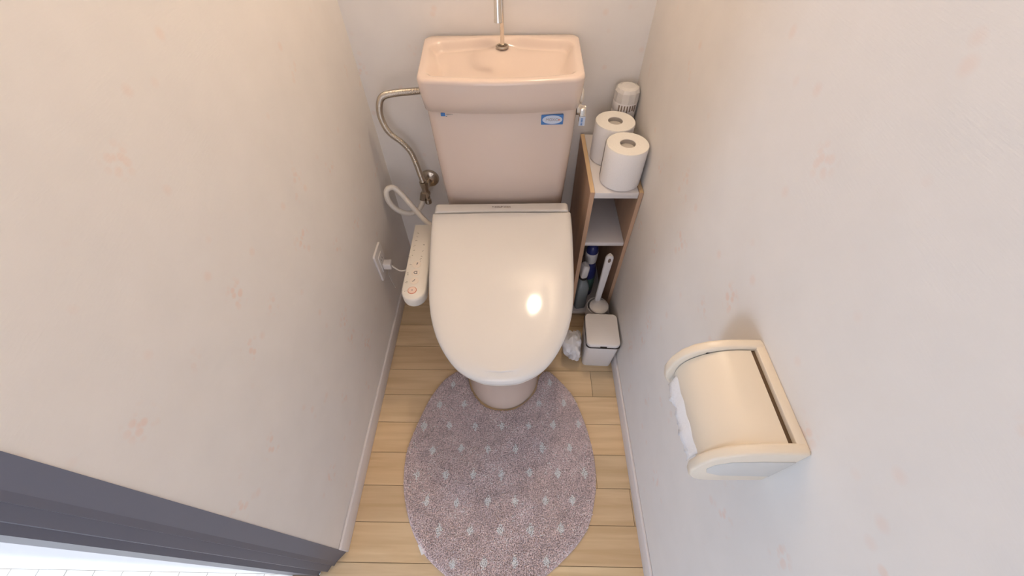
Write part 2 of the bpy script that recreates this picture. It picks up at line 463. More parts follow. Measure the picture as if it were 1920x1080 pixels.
# tank body
def tring(hwb, hwf, yf, yb, z, r=0.035, bulge=0.01, rb=0.0, n=8, m=14):
    pts = []
    def seg(a, b, k):
        for i in range(k): pts.append((a[0] + (b[0]-a[0])*i/k, a[1] + (b[1]-a[1])*i/k, z))
    def arc(cx, cy, rr, a0, a1):
        for i in range(n + 1):
            a = a0 + (a1 - a0) * i / n; pts.append((cx + rr*math.cos(a), cy + rr*math.sin(a), z))
    rb = max(rb, 0.0008)
    arc(hwb - rb, yb - rb, rb, 0, PI/2); seg((hwb - rb, yb), (-hwb + rb, yb), 2*m); arc(-hwb + rb, yb - rb, rb, PI/2, PI)
    seg((-hwb, yb - rb), (-hwf, yf + r), m)
    arc(-hwf + r, yf + r, r, PI, 3*PI/2)
    for i in range(1, 2*m): u = -1 + i/m; pts.append((u * (hwf - r), yf - bulge * (1 - u*u), z))
    arc(hwf - r, yf + r, r, 3*PI/2, 2*PI); seg((hwf, yf + r), (hwb, yb - rb), m)
    out = []
    for p in pts:
        if not out or (Vector(p) - Vector(out[-1])).length > 1e-5: out.append(p)
    if (Vector(out[0]) - Vector(out[-1])).length < 1e-5: out.pop()
    return out
bm = B()
TB = [(0.392, 0.170, -0.205), (0.40, 0.174, -0.210), (0.60, 0.182, -0.220), (0.79, 0.188, -0.227)]
loft(bm, [tring(h, h, y, -0.004, z) for z, h, y in TB]); obj('tank', bm, M['porcelain'], toilet, ang=0.9)
# basin on top
ZR = 0.868
def bring(z, d, yf, rb=0.024):
    return tring(0.1995 - d, 0.190 - d, yf + d, -0.006 - max(0, d), z, r=0.030, bulge=0.013, rb=rb)
bm = B()
outer = [bring(0.785, 0.004, -0.243), bring(0.7865, 0.002, -0.245), bring(0.82, 0.0, -0.252), bring(0.858, -0.001, -0.259), bring(0.8635, 0.0, -0.259), bring(0.8667, 0.0015, -0.258), bring(ZR, 0.004, -0.257)]
vs = loft(bm, outer, cap1=False)
lip = tring(0.184, 0.1765, -0.2435, -0.019, ZR, r=0.030, bulge=0.012, rb=0.040)
# keep the same vertex count and order as the outer rim
def resamp(pl, n, start):
    P_ = [Vector(p) for p in pl]; k0 = min(range(len(P_)), key=lambda i: (P_[i] - start).length); P_ = P_[k0:] + P_[:k0] + [P_[k0]]
    L_ = [0.0]
    for a, b in zip(P_[:-1], P_[1:]): L_.append(L_[-1] + (b - a).length)
    out = []; j_ = 0
    for i in range(n):
        q_ = L_[-1] * i / n
        while L_[j_ + 1] < q_: j_ += 1
        out.append(P_[j_].lerp(P_[j_ + 1], (q_ - L_[j_]) / max(1e-9, L_[j_ + 1] - L_[j_])))
    return out
def smq(e): e = max(0.0, min(1.0, e)); return e*e*(3 - 2*e)
lip = [Vector((p[0], p[1] - (0.020 * smq((abs(p[0]) - 0.02) / 0.13) if p[1] > -0.06 else 0.0), p[2])) for p in lip]
# pair every outer rim vertex with the closest inner one, in order
o2 = [v.co.copy() for v in vs[-1]]; cc_ = Vector((0, -0.13, ZR))
dense = []
for a_, b_ in zip(lip, lip[1:] + lip[:1]):
    for k in range(6): dense.append(a_.lerp(b_, k / 6))
def hit(po):
    an = math.atan2((po.y - cc_.y) / 0.12, po.x / 0.19)
    return min(dense, key=lambda q_: abs(((math.atan2((q_.y - cc_.y) / 0.11, q_.x / 0.18) - an + PI) % (2*PI)) - PI))
lip = [hit(p) for p in o2]
LP = [Vector((p[0], p[1])) for p in lip]
def sm(e): e = max(0.0, min(1.0, e)); return e*e*(3 - 2*e)
def edged(q):
    best = 9
    for i in range(len(LP)):
        a, b = LP[i-1], LP[i]; ab = b - a; t_ = max(0, min(1, (q - a).dot(ab) / max(1e-12, ab.length_squared)))
        best = min(best, (a + ab * t_ - q).length)
    return best
def bh(x, y):
    """depth below the rim at a point of the basin"""
    e = edged(Vector((x, y)))
    k_ = sm((y + 0.16) / 0.10)
    d = 0.021 * sm(e / (0.038 - 0.018 * k_))
    d += 0.014 * sm((-y - 0.055) / 0.10) * sm(e / 0.05)
    d -= 0.008 * math.exp(-(x/0.030)**2) * math.exp(-((y + 0.045)/0.026)**2) * sm(e / 0.012)
    d += 0.007 * math.exp(-(x / 0.045)**2) * sm((-0.085 - y) / 0.06) * sm(e / 0.04)
    return max(0.0, d)
cxy = Vector((0, -0.125))
prev = vs[-1]; NR = 36
for k in range(0, NR):
    t_ = (k / (NR - 1)) ** 1.15
    ring = []
    for p in LP:
        q = p.lerp(cxy, t_ * 0.985)
        ring.append(bm.verts.new((q.x, q.y, ZR - bh(q.x, q.y))))
    n = len(ring)
    for i in range(n):
        j = (i + 1) % n; bm.faces.new((prev[i], prev[j], ring[j], ring[i]))
    prev = ring
bm.faces.new(prev)
hand_basin = obj('hand_basin', bm, M['porcelain'], toilet, ang=1.4)
# spout
sp = loc(0.411, 0.640, 0.0)
zb = ZR - bh(sp.x, sp.y) + 0.001
bm = B()
P = catmull([(sp.x, sp.y, zb), (sp.x, sp.y, 0.93), (sp.x, sp.y, 1.035), (sp.x-0.001, sp.y-0.014, 1.072), (sp.x-0.003, sp.y-0.042, 1.088), (sp.x-0.006, sp.y-0.070, 1.070), (sp.x-0.007, sp.y-0.080, 1.035), (sp.x-0.007, sp.y-0.080, 0.99)], 10)
tube(bm, P, 0.0052, 16)
spout = obj('spout', bm, M['chrome'], toilet)
bm = B(); lathe(bm, [(0.0085, 0.1), (0.0085, 0.0), (0.0095, -0.002), (0.0095, -0.006), (0.0062, -0.006), (0.0062, 0.1)], sp.x-0.007, sp.y-0.080, 0.942, 24); obj('spout_tip', bm, M['chrome'], spout)
bm = B(); torus(bm, (sp.x, sp.y, zb+0.001), 0.0145, 0.0028, 32, 8); obj('drain_ring', bm, M['brass'], toilet)
bm = B(); disc(bm, sp.x, sp.y, zb-0.006, 0.0135, 0.006); obj('drain_hole', bm, M['slot'], toilet)
# lid, seat, housing
HW = [(-0.080, 0.0), (-0.0785, 0.025), (-0.073, 0.0520), (-0.053, 0.0934), (-0.022, 0.1247), (0.025, 0.1538), (0.076, 0.1730), (0.125, 0.1832), (0.18, 0.1895), (0.246, 0.1941), (0.33, 0.1985), (0.38, 0.1997), (0.405, 0.1997)]
def lid_outline(inset, back=0.0):
    ys = [h[0] for h in HW]; ws = [h[1] for h in HW]
    cxl = -0.0084
    half = catmull([(w, y, 0) for y, w in HW], 5)
    pts = [(p.x, p.y) for p in half]
    full = [(-x_, y_) for x_, y_ in reversed(pts)][:-1] + pts
    full = list(full)
    c = 0.20
    out = []
    for x_, y_ in full:
        r = math.hypot(x_, (y_ - c)); 
        # move inwards along approximate normal
        nx, ny = (x_ / 0.2, 0) if y_ > 0.15 else (x_ / 0.2, (y_ - 0.15) / 0.23)
        l = math.hypot(nx, ny) or 1
        xx = x_ - inset * nx / l; yy = y_ - inset * ny / l
        yy = min(yy, 0.405 - back)
        out.append((xx + cxl, yy - 0.69))
    return out
def plane_z(yl): return 0.4306 + 0.17 * (yl + 0.69)
def lring(inset, dz, back=0.0):
    return [(x_, y_, plane_z(y_) + dz) for x_, y_ in lid_outline(inset, back)]
bm = B()
R = [lring(0.005, -0.011), lring(0.001, -0.009), lring(0.0, -0.003), lring(0.0005, 0.003), lring(0.004, 0.0085, 0.002), lring(0.010, 0.0115, 0.005), lring(0.020, 0.0135, 0.010)]
vs = loft(bm, R, cap1=False)
prev = vs[-1]
base = lid_outline(0.020, 0.010)
for k in range(1, 14):
    t_ = k / 13
    ring = []
    for x_, y_ in base:
        X = -0.0084 + (x_ + 0.0084) * (1 - t_)
        ring.append(bm.verts.new((X, y_, plane_z(y_) + 0.0135 + 0.0045 * (1 - (1 - t_) ** 2))))
    n = len(ring)
    for i in range(n - 1 + 1):
        j = (i + 1) % n
        bm.faces.new((prev[i], prev[j], ring[j], ring[i]))
    prev = ring
bmesh.ops.remove_doubles(bm, verts=bm.verts, dist=0.00005)
obj('lid', bm, M['ivory'], toilet, ang=0.8)
bm = B()
loft(bm, [lring(0.020, -0.036), lring(0.012, -0.034), lring(0.007, -0.028), lring(0.007, -0.0165), lring(0.012, -0.0125)])
obj('seat', bm, M['ivory2'], toilet, ang=0.9)
def hring(hw, yb, yf, z, r=0.012, dz=None):
    return [(x_ - 0.0084, y_, z if dz is None else plane_z(y_) + dz) for x_, y_ in rrect(-hw, hw, yf, yb, r, 5)]
bm = B()
loft(bm, [hring(0.190, -0.240, -0.44, 0.386), hring(0.192, -0.238, -0.44, 0.392), hring(0.1945, -0.238, -0.44, 0, 0.012, -0.030), hring(0.192, -0.240, -0.438, 0, 0.012, -0.015)])
housing = obj('seat_housing', bm, M['ivory2'], toilet, ang=0.9)
bm = B()
loft(bm, [hring(0.194, -0.2475, -0.2845, 0.452, 0.006), hring(0.1945, -0.247, -0.2845, 0.500, 0.006), hring(0.193, -0.2485, -0.2845, 0.508, 0.006), hring(0.189, -0.251, -0.2845, 0.5125, 0.005), hring(0.184, -0.254, -0.2835, 0.514, 0.004)])
obj('hinge_cover', bm, M['ivory'], toilet, ang=0.9)
bm = text_bm('T COUP WAN', 0.0085, Matrix.Translation((-0.0090, -0.2680, 0.5145)))
obj('lettering', bm, M['ink_brown'], toilet, smooth=False)
# control panel on the left of the seat
bm = B()
def cring(ins, z):
    p0 = loc(0.134, 0.441); p1 = loc(0.196, 0.441); q0 = loc(0.141, 0.185); q1 = loc(0.208, 0.185)
    pts = [(p0.x + ins, p0.y - ins), (q0.x + ins, q0.y)]
    c = (q0 + q1) / 2; rr = (q1.x - q0.x) / 2
    for i in range(1, 14):
        a = PI + PI * i / 14
        pts.append((c.x + (rr - ins) * math.cos(a), c.y + (rr*1.12 - ins) * math.sin(a)))
    pts += [(q1.x - ins, q1.y), (p1.x - ins, p1.y - ins)]
    return [(x_, y_, z) for x_, y_ in pts]
loft(bm, [cring(0.004, 0.398), cring(0.001, 0.400), cring(0.0, 0.405), cring(0.0, 0.422), cring(0.001, 0.4275), cring(0.004, 0.430)])
panel = obj('control_panel', bm, M['ivory2'], toilet, ang=0.9)
def button(x_, y_, r, face, ringm, z=0.430, dot=None):
    p = loc(x_, y_)
    bm = B(); lathe(bm, [(r, 0), (r, 0.0006), (r*0.96, 0.0010), (r*0.2, 0.0010)], p.x, p.y, z, 28, 0)
    b = obj('button', bm, face, panel)
    return p
button(0.171, 0.180, 0.0122, M['red'], None)
for (x_, y_, r) in ((0.171, 0.180, 0.0102),):
    p = loc(x_, y_); bm = B(); disc(bm, p.x, p.y, 0.4312, r, 0.0004); obj('button', bm, M['pinkbtn'], panel)
for (x_, y_) in ((0.171, 0.213), (0.1695, 0.243), (0.1680, 0.273)):
    p = loc(x_, y_)
    bm = B(); torus(bm, (p.x, p.y, 0.4302), 0.0118, 0.0006, 32, 6); disc(bm, p.x, p.y, 0.4298, 0.0113, 0.0008)
    obj('button', bm, M['btn'], panel)
def mark(x_, y_, w, h, z=0.4310, a=0.0, m='ink', name='icon'):
    p = loc(x_, y_); c, s = math.cos(a), math.sin(a); bm = B()
    pts = [(p.x + c*u - s*v, p.y + s*u + c*v) for u, v in ((-w/2,-h/2),(w/2,-h/2),(w/2,h/2),(-w/2,h/2))]
    prism(bm, pts, 'z', z - 0.0012, z + 0.0001); obj(name, bm, M[m], panel, smooth=False)
mark(0.1690, 0.276, 0.0026, 0.0080, a=-0.25); mark(0.1705, 0.215, 0.002, 0.0080, a=-0.35); mark(0.1665, 0.211, 0.0015, 0.003)
mark(0.1735, 0.239, 0.004, 0.0012); mark(0.173, 0.247, 0.0012, 0.004, a=0.5); mark(0.166, 0.241, 0.003, 0.001)
p = loc(0.171, 0.180); bm = B(); disc(bm, p.x, p.y, 0.4308, 0.0016, 0.0010); obj('icon', bm, M['ink'], panel)
p = loc(0.1695, 0.243); bm = B(); torus(bm, (p.x, p.y, 0.4308), 0.0042, 0.0009, 16, 6); obj('icon', bm, M['ink'], panel)
for (x_, y_) in ((0.152, 0.401), (0.153, 0.386), (0.150, 0.347), (0.176, 0.353), (0.149, 0.327), (0.177, 0.327), (0.148, 0.308), (0.178, 0.304), (0.177, 0.295), (0.176, 0.286), (0.149, 0.275), (0.148, 0.243), (0.1475, 0.235), (0.150, 0.212), (0.149, 0.205), (0.153, 0.179), (0.150, 0.366), (0.142, 0.302)):
    for j in range(2):
        mark(x_ + random.uniform(-0.003, 0.003), y_ + random.uniform(-0.0025, 0.0025), random.uniform(0.0014, 0.0036), random.uniform(0.0009, 0.0024), z=0.4303, a=random.uniform(-0.6, 0.6), m='ink_pale', name='printed_mark')
# stickers and small label on the tank front
def front_plate(x0, x1, z0, z1, d, m, name, parent, shape='rect'):
    zc = (z0 + z1) / 2
    p = loc((x0 + x1) / 2, 0.455)
    # tank front surface y at that height
    hh = 0.187; u = max(0.0, abs(p.x) - (x1 - x0) / 2) / (hh - 0.035)
    ys = -0.220 + (-0.227 + 0.220) * ((zc - 0.60) / 0.19) - 0.01 * (1 - u*u)
    w = (x1 - x0) / 2; h = (z1 - z0) / 2
    if shape == 'rect': pts = rrect(p.x - w, p.x + w, zc - h, zc + h, 0.0015, 3)
    else: pts = [(p.x + w*math.cos(2*PI*i/36), zc + h*math.sin(2*PI*i/36)) for i in range(36)]
    ys -= 0.0004
    bm = B(); prism(bm, pts, 'y', ys + 0.006, ys - d)
    return obj(name, bm, m, parent), p, ys
st, p, ys = front_plate(0.5095, 0.5640, 0.7455, 0.7705, 0.0008, M['sticker_blue'], 'sticker', toilet)
front_plate(0.5125, 0.5615, 0.7470, 0.7690, 0.0012, M['sticker_white'], 'oval_field', st, 'oval')
m4 = Matrix.Translation((p.x - 0.001, ys - 0.0015, 0.758)) @ Matrix.Rotation(PI/2, 4, 'X')
obj('lettering', text_bm('MOXC', 0.0100, m4), M['ink_pale'], st, smooth=False)
bm = B(); box(bm, p.x + 0.0145, p.x + 0.0185, ys - 0.0016, ys, 0.7560, 0.7600); obj('red_mark', bm, M['red'], st)
st2, p, ys = front_plate(0.2640, 0.2745, 0.7680, 0.7765, 0.0008, M['sticker_blue'], 'sticker', toilet)
bm = B(); box(bm, p.x + 0.0055, p.x + 0.0095, ys - 0.0008, ys + 0.005, 0.7685, 0.7705); obj('printed_mark', bm, M['sticker_white'], st2, smooth=False)
bm = B(); box(bm, p.x + 0.0062, p.x + 0.0095, ys - 0.0010, ys + 0.005, 0.7672, 0.7686); obj('printed_mark', bm, M['ink'], st2, smooth=False)
bm = B(); box(bm, p.x + 0.0085, p.x + 0.0260, ys - 0.0018, ys + 0.005, 0.7722, 0.7738); obj('printed_line', bm, M['ink_pale'], st2, smooth=False)
# flush lever on the right side of the tank
bm = B(); lathe_dir(bm, [(0.0135, 0), (0.0135, 0.008), (0.010, 0.014), (0.010, 0.022)], (0.186, -0.195, 0.765), (1, 0, 0)); lev = obj('flush_lever', bm, M['chrome'], toilet)
bm = B(); loft(bm, [[(0.194 + a, -0.193 - b, z) for a, b in ((0.0, 0.0), (0.015, 0.0), (0.015, 0.016), (0.0, 0.016))] for z in (0.733, 0.772)]); obj('handle', bm, M['chrome'], lev, bevel=0.002)
bm = B(); box(bm, 0.1935, 0.2085, -0.2112, -0.2088, 0.729, 0.752); lab = obj('care_label', bm, M['sticker_white'], lev)
for k in range(5):
    bm = B(); box(bm, 0.198, 0.2025, -0.2116, -0.2110, 0.731 + k*0.0038, 0.7332 + k*0.0038); obj('printed_line', bm, M['sticker_blue'], lab, smooth=False)
bm = B(); lathe_dir(bm, [(0.018, 0), (0.020, 0.004), (0.020, 0.010), (0.014, 0.014)], (0.190, -0.165, 0.785), (1, 0, 0)); obj('knob', bm, M['ivory2'], lev)

# ------------------------------------------------------------------ water supply
val = thing('stop_valve', 'aged chrome stop valve on the back wall beneath the braided hose', 'valve', (0.133, YB, 0.405))
bm = B(); lathe_dir(bm, [(0.033, 0), (0.033, 0.003), (0.030, 0.010), (0.020, 0.016), (0.012, 0.018)], (0.008, 0, 0.010), (0, -1, 0), 40); obj('wall_flange', bm, M['brass'], val)
bm = B(); cyl_between(bm, (0.008, -0.012, 0.010), (0.003, -0.060, 0.010), 0.009, 0.009)
cyl_between(bm, (0.0, -0.062, 0.033), (0.003, -0.066, -0.026), 0.0125, 0.0105); 
cyl_between(bm, (0.0, -0.064, 0.040), (0.0, -0.064, 0.026), 0.0145, 0.0145, n=6)
cyl_between(bm, (0.001, -0.075, -0.006), (0.001, -0.064, -0.006), 0.012, 0.016)
obj('valve_body', bm, M['brass'], val, ang=0.4)
bm = B(); lathe_dir(bm, [(0.008, 0), (0.0115, 0.003), (0.0115, 0.016), (0.009, 0.019)], (0.0045, -0.069, -0.026), (0.10, -0.35, -1)); 
obj('knob', bm, M['brass'], val)
bm = B(); cyl_between(bm, (-0.006, -0.070, -0.002), (-0.012, -0.078, -0.026), 0.0105, 0.0105, n=6); obj('hose_nut', bm, M['brass'], val, ang=0.4)

hose_pts = [(0.224, 0.600, 0.772), (0.205, 0.590, 0.770), (0.165, 0.590, 0.766), (0.118, 0.600, 0.757), (0.078, 0.617, 0.740), (0.058, 0.627, 0.710), (0.050, 0.635, 0.668), (0.060, 0.640, 0.620), (0.092, 0.642, 0.584), (0.112, 0.640, 0.553), (0.122, 0.636, 0.515), (0.128, 0.634, 0.475), (0.132, 0.633, 0.446)]
P = resample(catmull(hose_pts, 20), 0.00085)
bm = B(); tube(bm, P, lambda i: 0.0082 + 0.0014 * math.cos(i * 2 * PI / 4), 14)
h = obj('braided_hose', bm, M['steel'], ang=3.0)
tag(h, 'braided steel water hose curving from the tank down to the wall valve', 'hose')
wp = [(0.1215, 0.6185, 0.378), (0.116, 0.606, 0.366), (0.100, 0.592, 0.352), (0.072, 0.580, 0.352), (0.040, 0.572, 0.375), (0.021, 0.570, 0.415), (0.022, 0.578, 0.450), (0.042, 0.592, 0.452), (0.066, 0.585, 0.430), (0.105, 0.552, 0.400), (0.140, 0.515, 0.388), (0.172, 0.480, 0.385), (0.190, 0.462, 0.385)]
P = resample(catmull(wp, 16), 0.004)
bm = B(); tube(bm, P, 0.0090, 16)
h = obj('supply_hose', bm, M['ivory2'], ang=3.0)
tag(h, 'looped white plastic hose from the wall valve to the washlet seat', 'hose')

# outlet and plug on the left wall
t = thing('wall_outlet', 'white wall outlet on the left wall behind the control panel', 'outlet', (0, 0.398, 0.303))
bm = B(); prism(bm, rrect(-0.037, 0.037, -0.058, 0.058, 0.006), 'x', 0.0, 0.007); obj('outlet_plate', bm, M['white'], t, bevel=0.002)
bm = B(); prism(bm, rrect(-0.018, 0.018, -0.034, 0.034, 0.003), 'x', 0.007, 0.0095); obj('socket_insert', bm, M['white'], t)
bm = B()
for dz in (-0.012, 0.014):
    for dy in (-0.006, 0.006): box(bm, 0.0093, 0.0098, dy - 0.001, dy + 0.001, dz - 0.004, dz + 0.004)
obj('socket_slots', bm, M['dark'], t)
t = thing('power_plug', 'white plug with thin cord in the left wall outlet', 'plug', (0.0098, 0.398, 0.289))
bm = B(); box(bm, 0, 0.026, -0.013, 0.013, -0.012, 0.012); obj('plug_body', bm, M['white'], t, bevel=0.003)
P = resample(catmull([(0.024, 0, -0.004), (0.034, -0.004, -0.012), (0.055, -0.010, -0.02), (0.09, -0.01, -0.005), (0.13, 0.0, 0.04), (0.165, 0.015, 0.085)], 10), 0.005)
bm = B(); tube(bm, P, 0.0026, 10); obj('cord', bm, M['ivory2'], t)
P = resample(catmull([(0.004, 0.006, -0.010), (0.006, 0.006, -0.03), (0.004, 0.0, -0.05), (0.010, -0.01, -0.07), (0.018, -0.018, -0.10)], 10), 0.005)
bm = B(); tube(bm, P, 0.0014, 8); obj('earth_wire', bm, M['core'], t)

# ------------------------------------------------------------------ cabinet and its things
cab = thing('shelf_cabinet', 'narrow open wooden shelf cabinet between toilet and right wall', 'cabinet', (0.7210, 0.5415, 0))
def cb(name, x0, x1, y0, y1, z0, z1, m, **k): 
    return obj(name, bx(x0 - 0.7210, x1 - 0.7210, y0 - 0.5415, y1 - 0.5415, z0, z1), m, cab, **k)
XL, XL2, XR2, XR = 0.6485, 0.6605, 0.7805, 0.7917
cb('side_panel', XL, XL2, 0.3955, 0.686, 0.0, 0.587, M['wood'])
cb('side_panel', XR2, XR, 0.3955, 0.686, 0.0, 0.587, M['wood'])
cb('edge_band', XL + 0.0004, XL2 - 0.0004, 0.3957, 0.6858, 0.587, 0.5880, M['woodedge'])
cb('edge_band', XR2 + 0.0004, XR - 0.0004, 0.3957, 0.6858, 0.587, 0.5880, M['woodedge'])
cb('shelf', XL2 + 0.0008, XR2 - 0.0008, 0.3965, 0.686, 0.567, 0.5855, M['shelf'], bevel=0.0008)
cb('shelf', XL2 + 0.0004, XR2 - 0.0004, 0.4000, 0.686, 0.380, 0.394, M['shelf'], bevel=0.0008)
cb('shelf', XL2 + 0.0004, XR2 - 0.0004, 0.3975, 0.686, 0.014, 0.028, M['shelf'], bevel=0.0008)
cb('back_panel', XL2 + 0.0002, XR2 - 0.0002, 0.6862, 0.6885, 0.0, 0.5855, M['shelf'])

def paper_roll(loc_, label, r=0.0545, h=0.112):
    t = thing('toilet_roll', label, 'toilet roll', loc_, random.random() * 6, 'toilet rolls on the cabinet')
    bm = B()
    n = 56
    lathe(bm, [(r - 0.003, 0.0), (r, 0.003), (r, h - 0.002), (r - 0.0015, h), (0.0205, h), (0.0205, 0.0)], n=n, cap0=False, cap1=False)
    for f in bm.faces:
        if all(v.co.z > h - 0.0035 for v in f.verts): f.material_index = 1
    # loose end of the sheet
    for i in range(1):
        pts = [(math.cos(a) * (r + 0.0004 + 0.0014 * k / 10), math.sin(a) * (r + 0.0004 + 0.0014 * k / 10)) for k, a in enumerate([0.6 + 0.05 * j for j in range(11)])]
        v0 = [bm.verts.new((x_, y_, 0.002)) for x_, y_ in pts]; v1 = [bm.verts.new((x_, y_, h - 0.002)) for x_, y_ in pts]
        for a, b, c, d in zip(v0[:-1], v0[1:], v1[1:], v1[:-1]): bm.faces.new((a, b, c, d))
    obj('paper', bm, [M['paper'], M['paper_top']], t, ang=0.7)
    bm = B(); lathe(bm, [(0.0204, 0.001), (0.0204, h - 0.0010), (0.0192, h - 0.0010), (0.0192, 0.001)], n=36, cap0=False, cap1=False)
    lathe(bm, [(0.0192, 0.0), (0.0192, h * 0.9)], n=36, cap0=True, cap1=True, mi=1)
    obj('core', bm, [M['core'], M['core_in']], t)
    return t
CT = 0.5855
paper_roll((0.7345, 0.4545, CT), 'front toilet roll on the cabinet top, fully in view')
paper_roll((0.7190, 0.5665, CT), 'middle toilet roll on the cabinet, partly hidden by the front roll')
# air freshener at the back
t = thing('air_freshener', 'clear-topped round container with dark vent slots behind the toilet rolls', 'air freshener', (0.7560, 0.6480, CT))
t.scale = (1, 1, 0.94)
bm = B(); lathe(bm, [(0.028, 0), (0.031, 0.003), (0.0335, 0.09), (0.034, 0.112), (0.033, 0.114)], n=48); obj('body', bm, M['white'], t)
bm = B()
for k in range(7):
    a = math.radians(-128 + k * 13)
    m4 = Matrix.Rotation(a, 4, 'Z') @ Matrix.Translation((0.0345, 0, 0.1265))
    b2 = B(); box(b2, -0.0008, 0.0008, -0.0018, 0.0018, -0.010 + 0.002 * (k % 3), 0.009); bmesh.ops.transform(b2, matrix=m4, verts=b2.verts)
    me = bpy.data.meshes.new('tmp'); b2.to_mesh(me); b2.free(); bm.from_mesh(me); bpy.data.meshes.remove(me)
obj('vent_slots', bm, M['slot'], t)
bm = B(); lathe(bm, [(0.0335, 0.1142), (0.0342, 0.116), (0.0342, 0.138), (0.0335, 0.140)], n=48); obj('vent_band', bm, M['white'], t)
bm = B(); prof = [(0.0345, 0.1402), (0.0352, 0.146), (0.0345, 0.168), (0.030, 0.177), (0.020, 0.181), (0.004, 0.182)]
vs = lathe(bm, prof, n=24)
for r_ in vs[1:-1]:
    for i, v in enumerate(r_):
        if i % 2: v.co.x *= 0.95; v.co.y *= 0.95
obj('cap', bm, M['clear'], t, ang=0.25)

# bottles in the bottom compartment
SH = 0.0280
t = thing('cleaner_bottle', 'grey cleaner bottle with long white cap at left inside the cabinet', 'bottle', (0.6870, 0.4400, SH), 0.2, 'bottles in the cabinet')
bm = B(); loft(bm, [[(x_, y_, z) for x_, y_ in rrect(-w, w, -d, d, 0.010)] for z, w, d in ((0, 0.019, 0.028), (0.003, 0.021, 0.030), (0.11, 0.021, 0.030), (0.135, 0.017, 0.022), (0.142, 0.012, 0.012), (0.150, 0.012, 0.012))]); obj('bottle_body', bm, M['bottle_grey'], t, ang=0.9)
bm = B(); lathe(bm, [(0.0145, 0.150), (0.0145, 0.158), (0.013, 0.160)], n=28); obj('collar', bm, M['dark'], t)
bm = B(); loft(bm, [[(x_, y_, z) for x_, y_ in rrect(-w, w, -d, d, 0.008)] for z, w, d in ((0.160, 0.012, 0.012), (0.175, 0.0125, 0.015), (0.215, 0.0125, 0.018), (0.222, 0.009, 0.013))]); obj('cap', bm, M['white'], t, ang=0.9)
t = thing('cleaner_bottle', 'dark blue bottle with pale label behind the toilet brush handle', 'bottle', (0.7150, 0.5000, SH), 0.0, 'bottles in the cabinet')
bm = B(); lathe(bm, [(0.026, 0), (0.029, 0.004), (0.029, 0.13), (0.024, 0.15), (0.021, 0.158), (0.0205, 0.236), (0.017, 0.25), (0.014, 0.254)], n=40); obj('bottle_body', bm, M['bottle_blue'], t, ang=0.9)
bm = B(); lathe(bm, [(0.0213, 0.178), (0.0222, 0.180), (0.0222, 0.222), (0.0213, 0.224)], n=40); obj('neck_label', bm, M['white'], t)
bm = B(); lathe(bm, [(0.0292, 0.03), (0.0296, 0.032), (0.0296, 0.10), (0.0292, 0.102)], n=40); obj('front_label', bm, M['green'], t)
bm = B(); lathe(bm, [(0.0142, 0.254), (0.0142, 0.285), (0.012, 0.288)], n=28); obj('cap', bm, M['bottle_blue'], t)

# toilet brush
t = thing('toilet_brush', 'white toilet brush standing in its round holder behind the bin', 'toilet brush', (0.7380, 0.3560, 0))
bm = B(); lathe(bm, [(0.032, 0), (0.034, 0.003), (0.0375, 0.118), (0.0385, 0.124), (0.036, 0.124), (0.0345, 0.110), (0.030, 0.01)], n=48); obj('holder', bm, M['white'], t, ang=0.8)
bm = B(); lathe(bm, [(0.0315, 0.126), (0.0330, 0.129), (0.0325, 0.134), (0.028, 0.1375), (0.010, 0.139)], n=44)
bmesh.ops.transform(bm, matrix=Matrix.Translation((0.0015, -0.0085, 0)), verts=bm.verts)
obj('brush_cover', bm, M['white'], t)
bm = B()
A = Vector((-0.002, 0.016, 0.128)); Bp = Vector((0.002, 0.018, 0.368))
d = (Bp - A).normalized(); sx = Vector((1, 0, 0)); sx = (sx - d * sx.dot(d)).normalized(); sy = d.cross(sx)
rings = []
N_ = 56
for k in range(N_ + 1):
    s = k / N_; w = 0.0095 + 0.0035 * s; th = 0.0065
    if s > 0.93: w *= math.sqrt(max(0.02, 1 - ((s - 0.93) / 0.07) ** 2 * 0.97))
    c = A.lerp(Bp, s)
    rings.append([c + sx * x_ + sy * y_ for x_, y_ in rrect(-w, w, -th, th, min(w, th) * 0.8, 4)])
loft(bm, rings); hd = obj('handle', bm, M['white_cool'], t, ang=0.9)
bm = B(); c = A.lerp(Bp, 0.915); ring0 = []; ring1 = []
for k in range(20):
    a = 2*PI*k/20
    q = c + sx * 0.0045 * math.cos(a) + d * 0.0095 * math.sin(a)
    ring0.append(q + sy * 0.0068); ring1.append(q - sy * 0.0068)
loft(bm, [ring0, ring1]); obj('hanging_hole', bm, M['slot'], hd)
bm = B(); lathe(bm, [(0.014, 0.02), (0.026, 0.03), (0.027, 0.09), (0.012, 0.105), (0.008, 0.128)], n=28); obj('bristles', bm, M['white_cool'], t)

# waste bin
bz = 0.150
t = thing('waste_bin', 'small square white lidded bin beside the right wall baseboard', 'bin', (0.7330, 0.2350, 0), -0.04)
def br(w, d_, z, r=0.014, cy=0.0): return [(x_, y_ + cy, z) for x_, y_ in rrect(-w, w, -d_, d_, r, 6)]
bm = B(); loft(bm, [br(0.0480, 0.050, 0), br(0.0495, 0.0515, 0.003), br(0.0530, 0.0610, 0.140)]); obj('bin_body', bm, M['white_cool'], t, ang=0.9)
bm = B(); loft(bm, [br(0.0534, 0.0616, 0.1402), br(0.0552, 0.0646, 0.1440), br(0.0552, 0.0646, 0.1464)]); obj('rim_gap', bm, M['dark'], t)
bm = B(); loft(bm, [br(0.0530, 0.0620, 0.1466, 0.015), br(0.0538, 0.0630, 0.1480, 0.016), br(0.0536, 0.0628, 0.154, 0.016), br(0.0525, 0.0615, 0.1585, 0.015), br(0.048, 0.057, 0.1605, 0.012)])
lid_ = obj('bin_lid', bm, M['white'], t, ang=0.9)
